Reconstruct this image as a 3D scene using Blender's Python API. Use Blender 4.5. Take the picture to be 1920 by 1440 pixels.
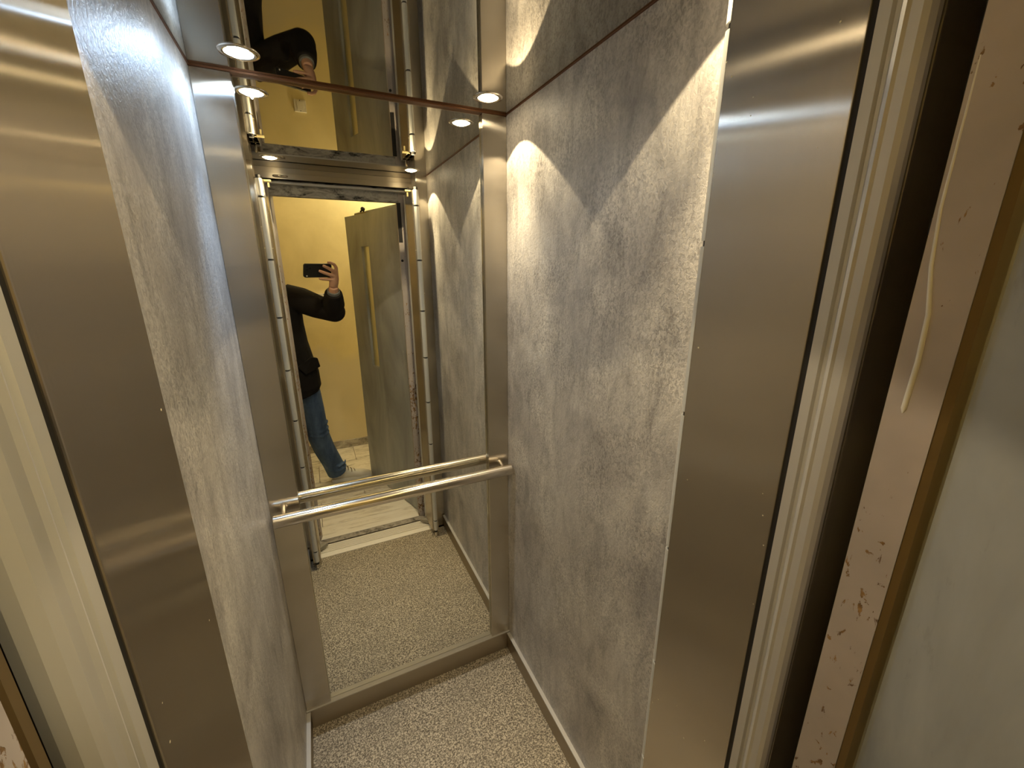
import bpy, bmesh, math, random
from mathutils import Vector, Matrix

random.seed(7)
for o in list(bpy.data.objects):
    bpy.data.objects.remove(o, do_unlink=True)
SC = bpy.context.scene
COL = SC.collection

# ------------------------------------------------------------------ camera
CAM = Vector((0.19576, -1.34097, 1.64370))          # the lens of the hand-held phone
RIGHT = Vector((0.903313, -0.428975, -0.002307))
UP = Vector((0.119083, 0.245584, 0.962033))
FWD = Vector((0.412122, 0.869292, -0.272923))
cd = bpy.data.cameras.new('camera')
cam = bpy.data.objects.new('camera', cd)
COL.objects.link(cam)
cd.sensor_width = 36.0
cd.lens = 777.758 * 36.0 / 1920.0
cd.clip_start = 0.001
m3 = Matrix((RIGHT, UP, -FWD)).transposed()
cam.matrix_world = Matrix.Translation(CAM) @ m3.to_4x4()
SC.camera = cam

# ------------------------------------------------------------------ world, exposure
w = bpy.data.worlds.new('world')
SC.world = w
w.use_nodes = True
w.node_tree.nodes['Background'].inputs[0].default_value = (0.02, 0.018, 0.015, 1)
w.node_tree.nodes['Background'].inputs[1].default_value = 0.0
SC.view_settings.view_transform = 'Standard'
SC.view_settings.look = 'None'
SC.view_settings.exposure = 0.48
SC.view_settings.gamma = 1.0
SC.view_settings.use_curve_mapping = False
SC.cycles.max_bounces = 16
SC.cycles.glossy_bounces = 10
SC.cycles.diffuse_bounces = 6
SC.cycles.sample_clamp_indirect = 12.0
COOL = (0.44, 0.66, 1.0)
WARM = (1.0, 0.80, 0.50)
HALL_WARM = (1.0, 0.87, 0.58)
SPOT_W = 6.5
CORE_W = 20.0
HALL_W = 27.0
# the landing's own ceiling lamp: behind the camera, it lights the yellow wall seen in the mirror
hl = bpy.data.lights.new('landing_lamp_offscreen', 'POINT')
hl.energy = HALL_W
hl.color = HALL_WARM
hl.shadow_soft_size = 0.11
hlo = bpy.data.objects.new('landing_lamp_offscreen', hl)
COL.objects.link(hlo)
hlo.location = (0.95, -2.30, 2.60)

# ------------------------------------------------------------------ materials
MATS = {}


class NT:
    def __init__(s, name):
        s.m = bpy.data.materials.new(name)
        s.m.use_nodes = True
        s.t = s.m.node_tree
        s.b = s.t.nodes['Principled BSDF']
        MATS[name] = s.m

    def n(s, typ, **kw):
        nd = s.t.nodes.new(typ)
        for k, v in kw.items():
            setattr(nd, k, v)
        return nd

    def l(s, a, b):
        s.t.links.new(a, b)

    def coord(s, scale=(1, 1, 1), rot=(0, 0, 0), kind='Object'):
        tc = s.n('ShaderNodeTexCoord')
        mp = s.n('ShaderNodeMapping')
        mp.inputs['Scale'].default_value = scale
        mp.inputs['Rotation'].default_value = rot
        s.l(tc.outputs[kind], mp.inputs[0])
        return mp.outputs[0]

    def noise(s, vec, scale, detail=4, rough=0.55, dist=0.0):
        nd = s.n('ShaderNodeTexNoise')
        nd.inputs['Scale'].default_value = scale
        nd.inputs['Detail'].default_value = detail
        nd.inputs['Roughness'].default_value = rough
        nd.inputs['Distortion'].default_value = dist
        s.l(vec, nd.inputs['Vector'])
        return nd.outputs['Fac']

    def ramp(s, fac, stops):
        nd = s.n('ShaderNodeValToRGB')
        els = nd.color_ramp.elements
        while len(els) > 1:
            els.remove(els[-1])
        for i, (p, c) in enumerate(stops):
            e = els[0] if i == 0 else els.new(p)
            e.position = p
            e.color = (c[0], c[1], c[2], 1)
        s.l(fac, nd.inputs[0])
        return nd.outputs[0]

    def mix(s, fac, a, b, mode='MIX'):
        nd = s.n('ShaderNodeMix', data_type='RGBA', blend_type=mode)
        for sock, val in ((nd.inputs[0], fac), (nd.inputs[6], a), (nd.inputs[7], b)):
            if hasattr(val, 'is_output'):
                s.l(val, sock)
            elif isinstance(val, (int, float)):
                sock.default_value = val
            else:
                sock.default_value = (val[0], val[1], val[2], 1)
        return nd.outputs[2]

    def bump(s, h, strength, dist=0.002):
        nd = s.n('ShaderNodeBump')
        nd.inputs['Strength'].default_value = strength
        nd.inputs['Distance'].default_value = dist
        s.l(h, nd.inputs['Height'])
        s.l(nd.outputs[0], s.b.inputs['Normal'])

    def set(s, **kw):
        for k, v in kw.items():
            sock = s.b.inputs[k]
            if hasattr(v, 'is_output'):
                s.l(v, sock)
            elif isinstance(v, tuple):
                sock.default_value = (v[0], v[1], v[2], 1)
            else:
                sock.default_value = v
        return s


def plain(name, col, rough=0.5, metal=0.0, **kw):
    s = NT(name)
    s.set(**{'Base Color': col, 'Roughness': rough, 'Metallic': metal}, **kw)
    return s.m


def brushed(name, col, rough, aniso, specks=0.0, streak=0.08, horiz=False):
    s = NT(name)
    sc = (3, 160, 160) if horiz else (160, 160, 1.2)
    v = s.coord(sc)
    f = s.noise(v, 3.0, 5)
    c = s.mix(f, tuple(x * (1 - streak) for x in col), tuple(min(1, x * (1 + streak)) for x in col))
    big = s.noise(s.coord((1, 1, 1)), 3.0, 3)
    c = s.mix(s.ramp(big, [(0.35, (0, 0, 0)), (0.7, (0.35, 0.35, 0.35))]), c, tuple(x * 0.86 for x in col))
    rr = s.n('ShaderNodeMapRange')
    s.l(big, rr.inputs[0])
    rr.inputs[3].default_value = rough * 0.85
    rr.inputs[4].default_value = rough * 1.2
    if specks:
        vo = s.n('ShaderNodeTexVoronoi')
        vo.inputs['Scale'].default_value = 70
        s.l(s.coord((0, 1, 1)), vo.inputs['Vector'])
        lt = s.n('ShaderNodeMath', operation='LESS_THAN')
        s.l(vo.outputs['Distance'], lt.inputs[0])
        lt.inputs[1].default_value = 0.085
        gate = s.n('ShaderNodeMath', operation='GREATER_THAN')
        s.l(s.noise(s.coord((1, 1, 1)), 4.5, 2), gate.inputs[0])
        gate.inputs[1].default_value = 0.53
        rnd = s.n('ShaderNodeMath', operation='GREATER_THAN')
        sep = s.n('ShaderNodeSeparateColor')
        s.l(vo.outputs['Color'], sep.inputs[0])
        s.l(sep.outputs[0], rnd.inputs[0])
        rnd.inputs[1].default_value = 0.45
        m1 = s.n('ShaderNodeMath', operation='MULTIPLY')
        s.l(lt.outputs[0], m1.inputs[0])
        s.l(gate.outputs[0], m1.inputs[1])
        m2 = s.n('ShaderNodeMath', operation='MULTIPLY')
        s.l(m1.outputs[0], m2.inputs[0])
        s.l(rnd.outputs[0], m2.inputs[1])
        speck = m2.outputs[0]
    gl = s.n('ShaderNodeBsdfAnisotropic')
    s.l(c, gl.inputs['Color'])
    s.l(rr.outputs[0], gl.inputs['Roughness'])
    gl.inputs['Anisotropy'].default_value = aniso
    # brushing direction: vertical sheets, or level for the skirting
    cx = s.n('ShaderNodeCombineXYZ')
    cx.inputs[2].default_value = 1
    if horiz:
        g = s.n('ShaderNodeNewGeometry')
        cr = s.n('ShaderNodeVectorMath', operation='CROSS_PRODUCT')
        s.l(g.outputs['Normal'], cr.inputs[0])
        s.l(cx.outputs[0], cr.inputs[1])
        s.l(cr.outputs[0], gl.inputs['Tangent'])
    else:
        s.l(cx.outputs[0], gl.inputs['Tangent'])
    out = s.t.nodes['Material Output']
    if specks:
        df = s.n('ShaderNodeBsdfDiffuse')
        df.inputs[0].default_value = (0.80, 0.72, 0.5, 1)
        mx = s.n('ShaderNodeMixShader')
        s.l(speck, mx.inputs[0])
        s.l(gl.outputs[0], mx.inputs[1])
        s.l(df.outputs[0], mx.inputs[2])
        s.l(mx.outputs[0], out.inputs[0])
    else:
        s.l(gl.outputs[0], out.inputs[0])
    return s.m


def make_materials():
    brushed('steel_leaf', (0.60, 0.545, 0.465), 0.21, 0.80, specks=1.0)
    brushed('steel_strip', (0.62, 0.58, 0.51), 0.23, 0.75)
    plain('steel_rail', (0.74, 0.69, 0.61), 0.17, 1.0)
    brushed('steel_skirt', (0.46, 0.41, 0.33), 0.34, 0.4, horiz=True)
    plain('mirror', (0.86, 0.86, 0.80), 0.0, 1.0)
    plain('mirror_edge', (0.75, 0.76, 0.68), 0.08, 1.0)
    plain('ceiling_polish', (0.52, 0.50, 0.455), 0.015, 1.0)
    plain('chrome', (0.78, 0.74, 0.68), 0.08, 1.0)
    plain('gap_brown', (0.20, 0.088, 0.04), 0.35, 0.6)
    plain('black_gap', (0.012, 0.010, 0.008), 0.7)
    plain('black_rubber', (0.02, 0.02, 0.02), 0.55)
    plain('alu_white', (0.56, 0.545, 0.51), 0.42, 0.25)
    plain('alu_tube', (0.66, 0.66, 0.62), 0.42, 0.15)
    plain('alu_sill', (0.86, 0.82, 0.70), 0.4, 0.0)
    plain('nylon', (0.30, 0.28, 0.23), 0.5)
    plain('brass_dull', (0.62, 0.52, 0.25), 0.3, 0.9)
    plain('white_plastic', (0.75, 0.72, 0.64), 0.4)
    plain('wood_strip', (0.15, 0.098, 0.034), 0.6)
    plain('skin', (0.62, 0.36, 0.24), 0.5)
    plain('hair', (0.03, 0.02, 0.015), 0.6)
    plain('nail', (0.70, 0.45, 0.36), 0.35)
    plain('eye_white', (0.8, 0.78, 0.74), 0.25)
    plain('lips', (0.45, 0.20, 0.16), 0.45)
    plain('shirt', (0.16, 0.17, 0.17), 0.85)
    plain('shoe_white', (0.72, 0.70, 0.64), 0.55)
    plain('shoe_sole', (0.80, 0.80, 0.78), 0.5)
    plain('lace', (0.26, 0.22, 0.15), 0.8)
    plain('phone_case', (0.012, 0.013, 0.013), 0.35)
    plain('phone_lens', (0.015, 0.016, 0.02), 0.06)
    plain('phone_led', (0.75, 0.73, 0.66), 0.3)
    plain('phone_screen', (0.01, 0.01, 0.012), 0.08)

    # grey stone-look laminate
    s = NT('laminate')
    v = s.coord((1, 1, 1))
    vd = s.coord((1.0, 2.1, 0.7), (-0.62, 0, 0))
    big = s.noise(v, 4.0, 5, 0.6, 0.5)
    mid = s.noise(vd, 8.0, 7, 0.68, 0.9)
    fine = s.noise(s.coord((1, 1, 0.8)), 150.0, 4, 0.6, 0.8)
    c = s.ramp(big, [(0.30, (0.35, 0.33, 0.31)), (0.5, (0.50, 0.475, 0.44)), (0.70, (0.63, 0.605, 0.56))])
    c2 = s.ramp(mid, [(0.3, (0.56, 0.555, 0.56)), (0.5, (0.94, 0.94, 0.94)), (0.72, (1.18, 1.17, 1.14))])
    c = s.mix(0.85, c, c2, 'MULTIPLY')
    c3 = s.ramp(fine, [(0.40, (0.66, 0.65, 0.64)), (0.50, (0.98, 0.98, 0.98)), (0.60, (1.2, 1.19, 1.16))])
    amt = s.ramp(s.noise(v, 6.0, 3), [(0.35, (0.25, 0.25, 0.25)), (0.65, (0.95, 0.95, 0.95))])
    c = s.mix(amt, c, s.mix(1.0, c, c3, 'MULTIPLY'))
    rg = s.n('ShaderNodeMapRange')
    s.l(fine, rg.inputs[0])
    rg.inputs[3].default_value = 0.28
    rg.inputs[4].default_value = 0.52
    s.set(**{'Base Color': c, 'Roughness': rg.outputs[0]})
    s.b.inputs['Specular IOR Level'].default_value = 0.6
    s.bump(fine, 0.62, 0.0017)

    # speckled vinyl floor
    s = NT('speckle_floor')
    v = s.coord((1, 1, 1))
    f = s.noise(v, 190.0, 2, 0.5, 0.9)
    c = s.ramp(f, [(0.40, (0.10, 0.080, 0.052)), (0.50, (0.27, 0.228, 0.16)), (0.60, (0.60, 0.525, 0.385))])
    g = s.noise(v, 5.0, 3)
    c = s.mix(s.ramp(g, [(0.4, (0, 0, 0)), (0.65, (0.25, 0.25, 0.25))]), c, (0.20, 0.175, 0.13))
    s.set(**{'Base Color': c, 'Roughness': 0.6})
    s.bump(f, 0.25, 0.001)

    # yellow plaster of the hall
    s = NT('yellow_plaster')
    v = s.coord((1, 1, 1))
    g = s.noise(v, 2.2, 5, 0.6, 0.5)
    c = s.ramp(g, [(0.35, (0.70, 0.60, 0.33)), (0.6, (0.81, 0.70, 0.40))])
    tc = s.n('ShaderNodeTexCoord')
    sx = s.n('ShaderNodeSeparateXYZ')
    s.l(tc.outputs['Object'], sx.inputs[0])
    ad = s.n('ShaderNodeMath', operation='MULTIPLY_ADD')
    s.l(s.noise(s.coord((1, 1, 0.6)), 3.0, 4, 0.5, 0.8), ad.inputs[0])
    ad.inputs[1].default_value = 0.7
    s.l(sx.outputs[2], ad.inputs[2])
    mp = s.n('ShaderNodeMapRange')
    s.l(ad.outputs[0], mp.inputs[0])
    mp.inputs[1].default_value = 1.22
    mp.inputs[2].default_value = 1.34
    mp.inputs[3].default_value = 0.75
    mp.inputs[4].default_value = 0.0
    c = s.mix(mp.outputs[0], c, (0.70, 0.63, 0.45))       # whiter repainted lower part
    s.set(**{'Base Color': c, 'Roughness': 0.8})
    s.bump(s.noise(v, 90, 3), 0.15, 0.001)

    plain('hall_white', (0.70, 0.66, 0.55), 0.85)

    # marble tile
    s = NT('marble')
    vr = s.coord((0.7, 2.6, 1), (0, 0, 0.25))
    n1 = s.noise(vr, 5.0, 8, 0.7, 1.6)
    c = s.ramp(n1, [(0.36, (0.24, 0.22, 0.19)), (0.46, (0.60, 0.56, 0.48)), (0.56, (0.80, 0.77, 0.69)), (0.7, (0.66, 0.61, 0.52))])
    s.set(**{'Base Color': c, 'Roughness': 0.32})
    s = NT('marble_pale_lit')  # cream threshold stone, with the bright light there also put into the colour
    n1 = s.noise(s.coord((0.5, 3.0, 1), (0, 0, 0.1)), 6.0, 7, 0.65, 1.2)
    c = s.ramp(n1, [(0.34, (0.52, 0.47, 0.37)), (0.48, (0.80, 0.76, 0.65)), (0.7, (0.88, 0.85, 0.76))])
    s.set(**{'Base Color': c, 'Roughness': 0.35})
    s = NT('marble_dark')
    n1 = s.noise(s.coord((1, 1, 1.6)), 11.0, 8, 0.7, 1.2)
    c = s.ramp(n1, [(0.36, (0.16, 0.15, 0.13)), (0.52, (0.42, 0.39, 0.35)), (0.66, (0.58, 0.55, 0.50))])
    s.set(**{'Base Color': c, 'Roughness': 0.35})
    plain('grout', (0.10, 0.085, 0.06), 0.9)

    # broken concrete
    s = NT('concrete')
    n1 = s.noise(s.coord(), 22, 8, 0.7, 0.6)
    c = s.ramp(n1, [(0.35, (0.10, 0.09, 0.075)), (0.5, (0.34, 0.31, 0.26)), (0.68, (0.55, 0.51, 0.43))])
    s.set(**{'Base Color': c, 'Roughness': 0.9})
    s.bump(n1, 0.8, 0.01)

    # chipped frame paint with rust
    s = NT('chipped_paint')
    v = s.coord()
    chips = s.noise(s.coord((1, 1, 0.5)), 105, 5, 0.62, 0.5)
    area = s.noise(v, 3.0, 3, 0.5)
    th = s.n('ShaderNodeMath', operation='MULTIPLY_ADD')
    s.l(area, th.inputs[0])
    th.inputs[1].default_value = 0.55
    tcz = s.n('ShaderNodeTexCoord')
    sz = s.n('ShaderNodeSeparateXYZ')
    s.l(tcz.outputs['Object'], sz.inputs[0])
    low = s.n('ShaderNodeMapRange')           # knocks and rust are denser low down
    s.l(sz.outputs[2], low.inputs[0])
    low.inputs[1].default_value = 0.7
    low.inputs[2].default_value = 1.9
    low.inputs[3].default_value = 0.02
    low.inputs[4].default_value = -0.11
    cz = s.n('ShaderNodeMath', operation='ADD')
    s.l(chips, cz.inputs[0])
    s.l(low.outputs[0], cz.inputs[1])
    s.l(cz.outputs[0], th.inputs[2])
    mask = s.ramp(th.outputs[0], [(0.0, (0, 0, 0)), (0.835, (0, 0, 0)), (0.86, (1, 1, 1))])
    base = s.ramp(s.noise(v, 7, 4), [(0.35, (0.37, 0.33, 0.305)), (0.65, (0.48, 0.42, 0.385))])
    rust = s.ramp(s.noise(v, 60, 3), [(0.4, (0.12, 0.065, 0.025)), (0.65, (0.34, 0.20, 0.07))])
    c = s.mix(mask, base, rust)
    s.set(**{'Base Color': c, 'Roughness': 0.6})
    inv = s.n('ShaderNodeMath', operation='SUBTRACT')
    inv.inputs[0].default_value = 1
    s.l(mask, inv.inputs[1])
    s.bump(inv.outputs[0], 0.4, 0.0015)

    # lintel: peeling white over black
    s = NT('peeling_paint')
    v = s.coord((1, 1, 2.5))
    n1 = s.noise(v, 9, 8, 0.72, 0.9)
    c = s.ramp(n1, [(0.38, (0.015, 0.014, 0.013)), (0.44, (0.22, 0.21, 0.19)), (0.55, (0.46, 0.44, 0.40)), (0.7, (0.36, 0.34, 0.31))])
    s.set(**{'Base Color': c, 'Roughness': 0.8})
    s.bump(n1, 0.6, 0.004)

    # grey enamel of the landing door
    s = NT('door_grey')
    v = s.coord((1, 1, 0.35))
    n1 = s.noise(v, 4.0, 6, 0.6, 0.7)
    c = s.ramp(n1, [(0.33, (0.24, 0.25, 0.245)), (0.55, (0.38, 0.395, 0.385)), (0.72, (0.50, 0.51, 0.49))])
    sm = s.noise(s.coord((1, 1, 0.25), (0, 0.25, 0)), 22, 6, 0.7)
    c = s.mix(s.ramp(sm, [(0.60, (0, 0, 0)), (0.74, (0.55, 0.55, 0.55))]), c, (0.13, 0.125, 0.11))
    s.set(**{'Base Color': c, 'Roughness': 0.42})
    s.bump(s.noise(s.coord((1, 1, 0.4)), 30, 4), 0.12, 0.002)

    plain('window_trim', (0.20, 0.16, 0.05), 0.4, 0.5)
    plain('door_glass', (0.70, 0.66, 0.46), 0.3, **{'Transmission Weight': 0.85})
    s = NT('jacket')
    n1 = s.noise(s.coord(), 300, 2)
    c = s.mix(n1, (0.006, 0.006, 0.007), (0.018, 0.015, 0.013))
    s.set(**{'Base Color': c, 'Roughness': 0.9})
    s.b.inputs['Specular IOR Level'].default_value = 0.2
    s.bump(s.noise(s.coord(), 9, 3), 0.5, 0.02)
    s = NT('denim')
    n1 = s.noise(s.coord((1, 1, 0.3)), 14, 5, 0.6)
    c = s.ramp(n1, [(0.35, (0.035, 0.068, 0.15)), (0.6, (0.085, 0.145, 0.27)), (0.75, (0.18, 0.25, 0.38))])
    s.set(**{'Base Color': c, 'Roughness': 0.85})
    s.bump(s.noise(s.coord((1, 1, 1.8)), 16, 4), 0.5, 0.012)

    def emit(name, col, st):
        q = NT(name)
        q.set(**{'Base Color': (0.8, 0.8, 0.8), 'Emission Color': col, 'Emission Strength': st})
    emit('lens_cool', (0.72, 0.86, 1.0), 60)
    emit('lens_warm', (1.0, 0.80, 0.50), 22)


make_materials()
M = MATS

# ------------------------------------------------------------------ geometry helpers


def link(name, bm, mat, parent=None, smooth=False, bevel=0.0, seg=2):
    if bevel:
        bmesh.ops.bevel(bm, geom=list(bm.edges), offset=bevel, segments=seg, profile=0.6, affect='EDGES', clamp_overlap=True)
    bmesh.ops.recalc_face_normals(bm, faces=bm.faces)
    me = bpy.data.meshes.new(name)
    bm.to_mesh(me)
    bm.free()
    if smooth:
        for p in me.polygons:
            p.use_smooth = True
    if mat:
        me.materials.append(M[mat])
    o = bpy.data.objects.new(name, me)
    COL.objects.link(o)
    if parent:
        o.parent = parent
    return o


def tag(o, label, cat=None, group=None, kind=None):
    o['label'] = label
    if cat:
        o['category'] = cat
    if group:
        o['group'] = group
    if kind:
        o['kind'] = kind
    return o


def thing(name, label, cat, loc=(0, 0, 0), rz=0.0, group=None, kind=None):
    o = bpy.data.objects.new(name, None)
    COL.objects.link(o)
    o.location = loc
    o.rotation_euler = (0, 0, rz)
    o.empty_display_size = 0.05
    return tag(o, label, cat, group, kind)


def abox(bm, x0, x1, y0, y1, z0, z1):
    vs = [bm.verts.new((x, y, z)) for z in (z0, z1) for y in (y0, y1) for x in (x0, x1)]
    for f in ((0, 1, 3, 2), (4, 6, 7, 5), (0, 4, 5, 1), (2, 3, 7, 6), (0, 2, 6, 4), (1, 5, 7, 3)):
        bm.faces.new([vs[i] for i in f])
    return vs


def box(name, b, mat, parent=None, bevel=0.0, seg=2):
    bm = bmesh.new()
    abox(bm, *b)
    return link(name, bm, mat, parent, bevel=bevel, seg=seg)


def prism(bm, pts, z0, z1):
    a = [bm.verts.new((x, y, z0)) for x, y in pts]
    b = [bm.verts.new((x, y, z1)) for x, y in pts]
    n = len(pts)
    bm.faces.new(a[::-1])
    bm.faces.new(b)
    for i in range(n):
        bm.faces.new((a[i], a[(i + 1) % n], b[(i + 1) % n], b[i]))


def frame_of(d):
    d = d.normalized()
    h = Vector((0, 0, 1)) if abs(d.z) < 0.9 else Vector((1, 0, 0))
    u = d.cross(h).normalized()
    return u, d.cross(u).normalized()


def tube(bm, pts, rads, n=14, cap=True, squash=None):
    """round tube through points with a radius at each"""
    pts = [Vector(p) for p in pts]
    rings = []
    pu = None
    for i, p in enumerate(pts):
        d = (pts[min(i + 1, len(pts) - 1)] - pts[max(i - 1, 0)])
        u, v = frame_of(d)
        if pu is not None:
            dd = d.normalized()
            u = (pu - dd * pu.dot(dd)).normalized()
            v = dd.cross(u).normalized()
        pu = u
        r = rads[i] if isinstance(rads, (list, tuple)) else rads
        rings.append([bm.verts.new(p + (u * math.cos(t) + v * math.sin(t)) * r) for t in [2 * math.pi * k / n for k in range(n)]])
    for a, b in zip(rings, rings[1:]):
        for k in range(n):
            bm.faces.new((a[k], a[(k + 1) % n], b[(k + 1) % n], b[k]))
    if cap:
        bm.faces.new([bm.verts.new(v.co) for v in rings[0][::-1]])
        bm.faces.new([bm.verts.new(v.co) for v in rings[-1]])
    return rings


def ellipse_loft(bm, rings, n=24):
    """rings: (center, a vector, b vector)"""
    rs = []
    for c, a, b in rings:
        c, a, b = Vector(c), Vector(a), Vector(b)
        rs.append([bm.verts.new(c + a * math.cos(2 * math.pi * k / n) + b * math.sin(2 * math.pi * k / n)) for k in range(n)])
    for p, q in zip(rs, rs[1:]):
        for k in range(n):
            bm.faces.new((p[k], p[(k + 1) % n], q[(k + 1) % n], q[k]))
    bm.faces.new(rs[0][::-1])
    bm.faces.new(rs[-1])


def ball(bm, c, r, sub=2, sc=(1, 1, 1)):
    mat = Matrix.Translation(Vector(c)) @ Matrix.Diagonal((sc[0], sc[1], sc[2], 1))
    bmesh.ops.create_icosphere(bm, subdivisions=sub, radius=r, matrix=mat)


def lathe(bm, prof, c=(0, 0, 0), n=32):
    """prof (r,z) about the z axis"""
    rs = []
    for r, z in prof:
        if r < 1e-6:
            rs.append([bm.verts.new((c[0], c[1], c[2] + z))])
        else:
            rs.append([bm.verts.new((c[0] + r * math.cos(2 * math.pi * k / n), c[1] + r * math.sin(2 * math.pi * k / n), c[2] + z)) for k in range(n)])
    for p, q in zip(rs, rs[1:]):
        for k in range(n):
            k2 = (k + 1) % n
            if len(p) == 1 and len(q) == 1:
                continue
            if len(p) == 1:
                bm.faces.new((p[0], q[k2], q[k]))
            elif len(q) == 1:
                bm.faces.new((p[k], p[k2], q[0]))
            else:
                bm.faces.new((p[k], p[k2], q[k2], q[k]))


def fuse(name, bm, mat, voxel, parent=None, smooth_it=6):
    """weld overlapping shapes of bm into one continuous skin"""
    bmesh.ops.remove_doubles(bm, verts=bm.verts, dist=1e-6)
    bmesh.ops.recalc_face_normals(bm, faces=bm.faces)
    me = bpy.data.meshes.new(name)
    bm.to_mesh(me)
    bm.free()
    o = bpy.data.objects.new(name, me)
    COL.objects.link(o)
    r = o.modifiers.new('r', 'REMESH')
    r.mode = 'VOXEL'
    r.voxel_size = voxel
    sm = o.modifiers.new('s', 'SMOOTH')
    sm.factor = 0.5
    sm.iterations = smooth_it
    dg = bpy.context.evaluated_depsgraph_get()
    me2 = bpy.data.meshes.new_from_object(o.evaluated_get(dg))
    o.modifiers.clear()
    o.data = me2
    me2.name = name
    me2.materials.clear()
    me2.materials.append(M[mat])
    for p in me2.polygons:
        p.use_smooth = True
    if parent:
        o.parent = parent
    return o


# ------------------------------------------------------------------ dimensions (metres)
W = 0.815          # cabin width
H = 2.10           # cabin height
MY = 0.015         # mirror surface
FRONT = -0.967     # end of cabin floor
HALL_Y = -2.57     # far wall of the landing

# ------------------------------------------------------------------ cabin shell
S = 'structure'
tag(box('floor', (-0.03, W + 0.03, FRONT, 0.03, -0.04, 0.0), 'speckle_floor'), 'beige and brown speckled vinyl floor of the lift cabin', 'floor', kind=S)
tag(box('wall_back', (-0.05, W + 0.05, 0.021, 0.05, 0.0, H + 0.03), 'steel_skirt'), 'steel back wall of the cabin carrying the tall mirror', 'wall', kind=S)
tag(box('wall_left', (-0.03, 0.0, -0.975, 0.021, 0.0, H), 'laminate'), 'grey stone-look laminate side wall lit bluish white at its top', 'wall', kind=S)
tag(box('wall_right', (W, W + 0.03, -0.975, 0.021, 0.0, H), 'laminate'), 'grey stone-look laminate side wall with warm light scallops', 'wall', kind=S)

# polished ceiling plate with four round openings for the lamps
LAMPS = [(0.115, -0.105), (0.711, -0.102), (0.105, -0.880), (0.713, -0.872)]
CEIL_R = 0.036


def ceiling_plate():
    bm = bmesh.new()
    x0, x1, y0, y1 = -0.03, W + 0.03, -1.09, 0.03
    xs = [x0, 0.41, x1]
    ys = [y0, -0.53, y1]
    for ix in range(2):
        for iy in range(2):
            a0, a1, b0, b1 = xs[ix], xs[ix + 1], ys[iy], ys[iy + 1]
            cx, cy = [l for l in LAMPS if a0 < l[0] < a1 and b0 < l[1] < b1][0]
            N = 48
            circ = [bm.verts.new((cx + CEIL_R * math.cos(2 * math.pi * k / N), cy + CEIL_R * math.sin(2 * math.pi * k / N), H)) for k in range(N)]
            per = []
            for k in range(N):
                t = 2 * math.pi * k / N
                dx, dy = math.cos(t), math.sin(t)
                s = min(((a1 - cx) / dx if dx > 1e-9 else (a0 - cx) / dx if dx < -1e-9 else 1e9),
                        ((b1 - cy) / dy if dy > 1e-9 else (b0 - cy) / dy if dy < -1e-9 else 1e9))
                per.append(bm.verts.new((cx + dx * s, cy + dy * s, H)))
            cor = {}
            for q, (px, py) in enumerate(((a1, b1), (a0, b1), (a0, b0), (a1, b0))):
                t = math.atan2(py - cy, px - cx) % (2 * math.pi)
                cor[int(t / (2 * math.pi) * N)] = bm.verts.new((px, py, H))
            for k in range(N):
                k2 = (k + 1) % N
                if k in cor:
                    bm.faces.new((circ[k], per[k], cor[k], per[k2], circ[k2]))
                else:
                    bm.faces.new((circ[k], per[k], per[k2], circ[k2]))
    # recess walls
    for cx, cy in LAMPS:
        lathe(bm, [(CEIL_R, 0.0), (CEIL_R, 0.03)], (cx, cy, H), 48)
    bmesh.ops.remove_doubles(bm, verts=bm.verts, dist=1e-5)
    # back sheet so the plate is a closed body
    abox(bm, x0, x1, y0, y1, H + 0.03, H + 0.036)
    return link('ceiling', bm, 'ceiling_polish')


tag(ceiling_plate(), 'dark polished mirror-like metal ceiling of the cabin', 'ceiling', kind=S)

# steel corner strips beside the mirror
for i, (x0, x1, lab) in enumerate(((0.0005, 0.083, 'wide brushed steel strip between mirror and bluish lit wall'), (0.733, W - 0.0005, 'narrow brushed steel strip between mirror and warm lit wall'))):
    tag(box('trim_%d' % (i + 1), (x0, x1, 0.0, 0.021, 0.0875, H - 0.0055), 'steel_strip', bevel=0.0015), lab, 'trim', kind=S)
# brown strips at the ceiling: the gap's shade and warm reflection, painted
tag(box('trim_3', (0.0, W, -0.001, 0.021, H - 0.0050, H - 0.0003), 'gap_brown'), 'thin brown gap strip between mirror top and ceiling', 'trim', kind=S)
tag(box('trim_4', (W - 0.003, W, -0.975, -0.001, H - 0.0030, H - 0.0003), 'gap_brown'), 'thin brown gap strip along top of warm lit laminate wall', 'trim', kind=S)
tag(box('trim_5', (0.0, 0.003, -0.975, -0.001, H - 0.0030, H - 0.0003), 'gap_brown'), 'thin brown gap strip along top of bluish lit laminate wall', 'trim', kind=S)
# skirtings


def skirting(name, b, lab, ledge):
    t = thing(name, lab, 'baseboard', kind=S)
    box('skirting_board', b, 'steel_skirt', t, bevel=0.001)
    box('top_ledge', ledge, 'alu_white', t, bevel=0.0006)
    return t


skirting('baseboard_back', (0.0125, W - 0.0125, -0.004, 0.021, 0.0, 0.083), 'brushed steel skirting below the mirror', (0.0, W, -0.0045, 0.0145, 0.0832, 0.0872))
skirting('baseboard_right', (W - 0.012, W + 0.001, FRONT, -0.0042, 0.0, 0.076), 'brushed steel skirting below warm lit laminate wall', (W - 0.0135, W, FRONT, -0.0046, 0.0765, 0.082))
skirting('baseboard_left', (-0.001, 0.012, FRONT, -0.0042, 0.0, 0.076), 'brushed steel skirting below bluish lit laminate wall', (0.0, 0.0135, FRONT, -0.0046, 0.0765, 0.082))

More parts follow.
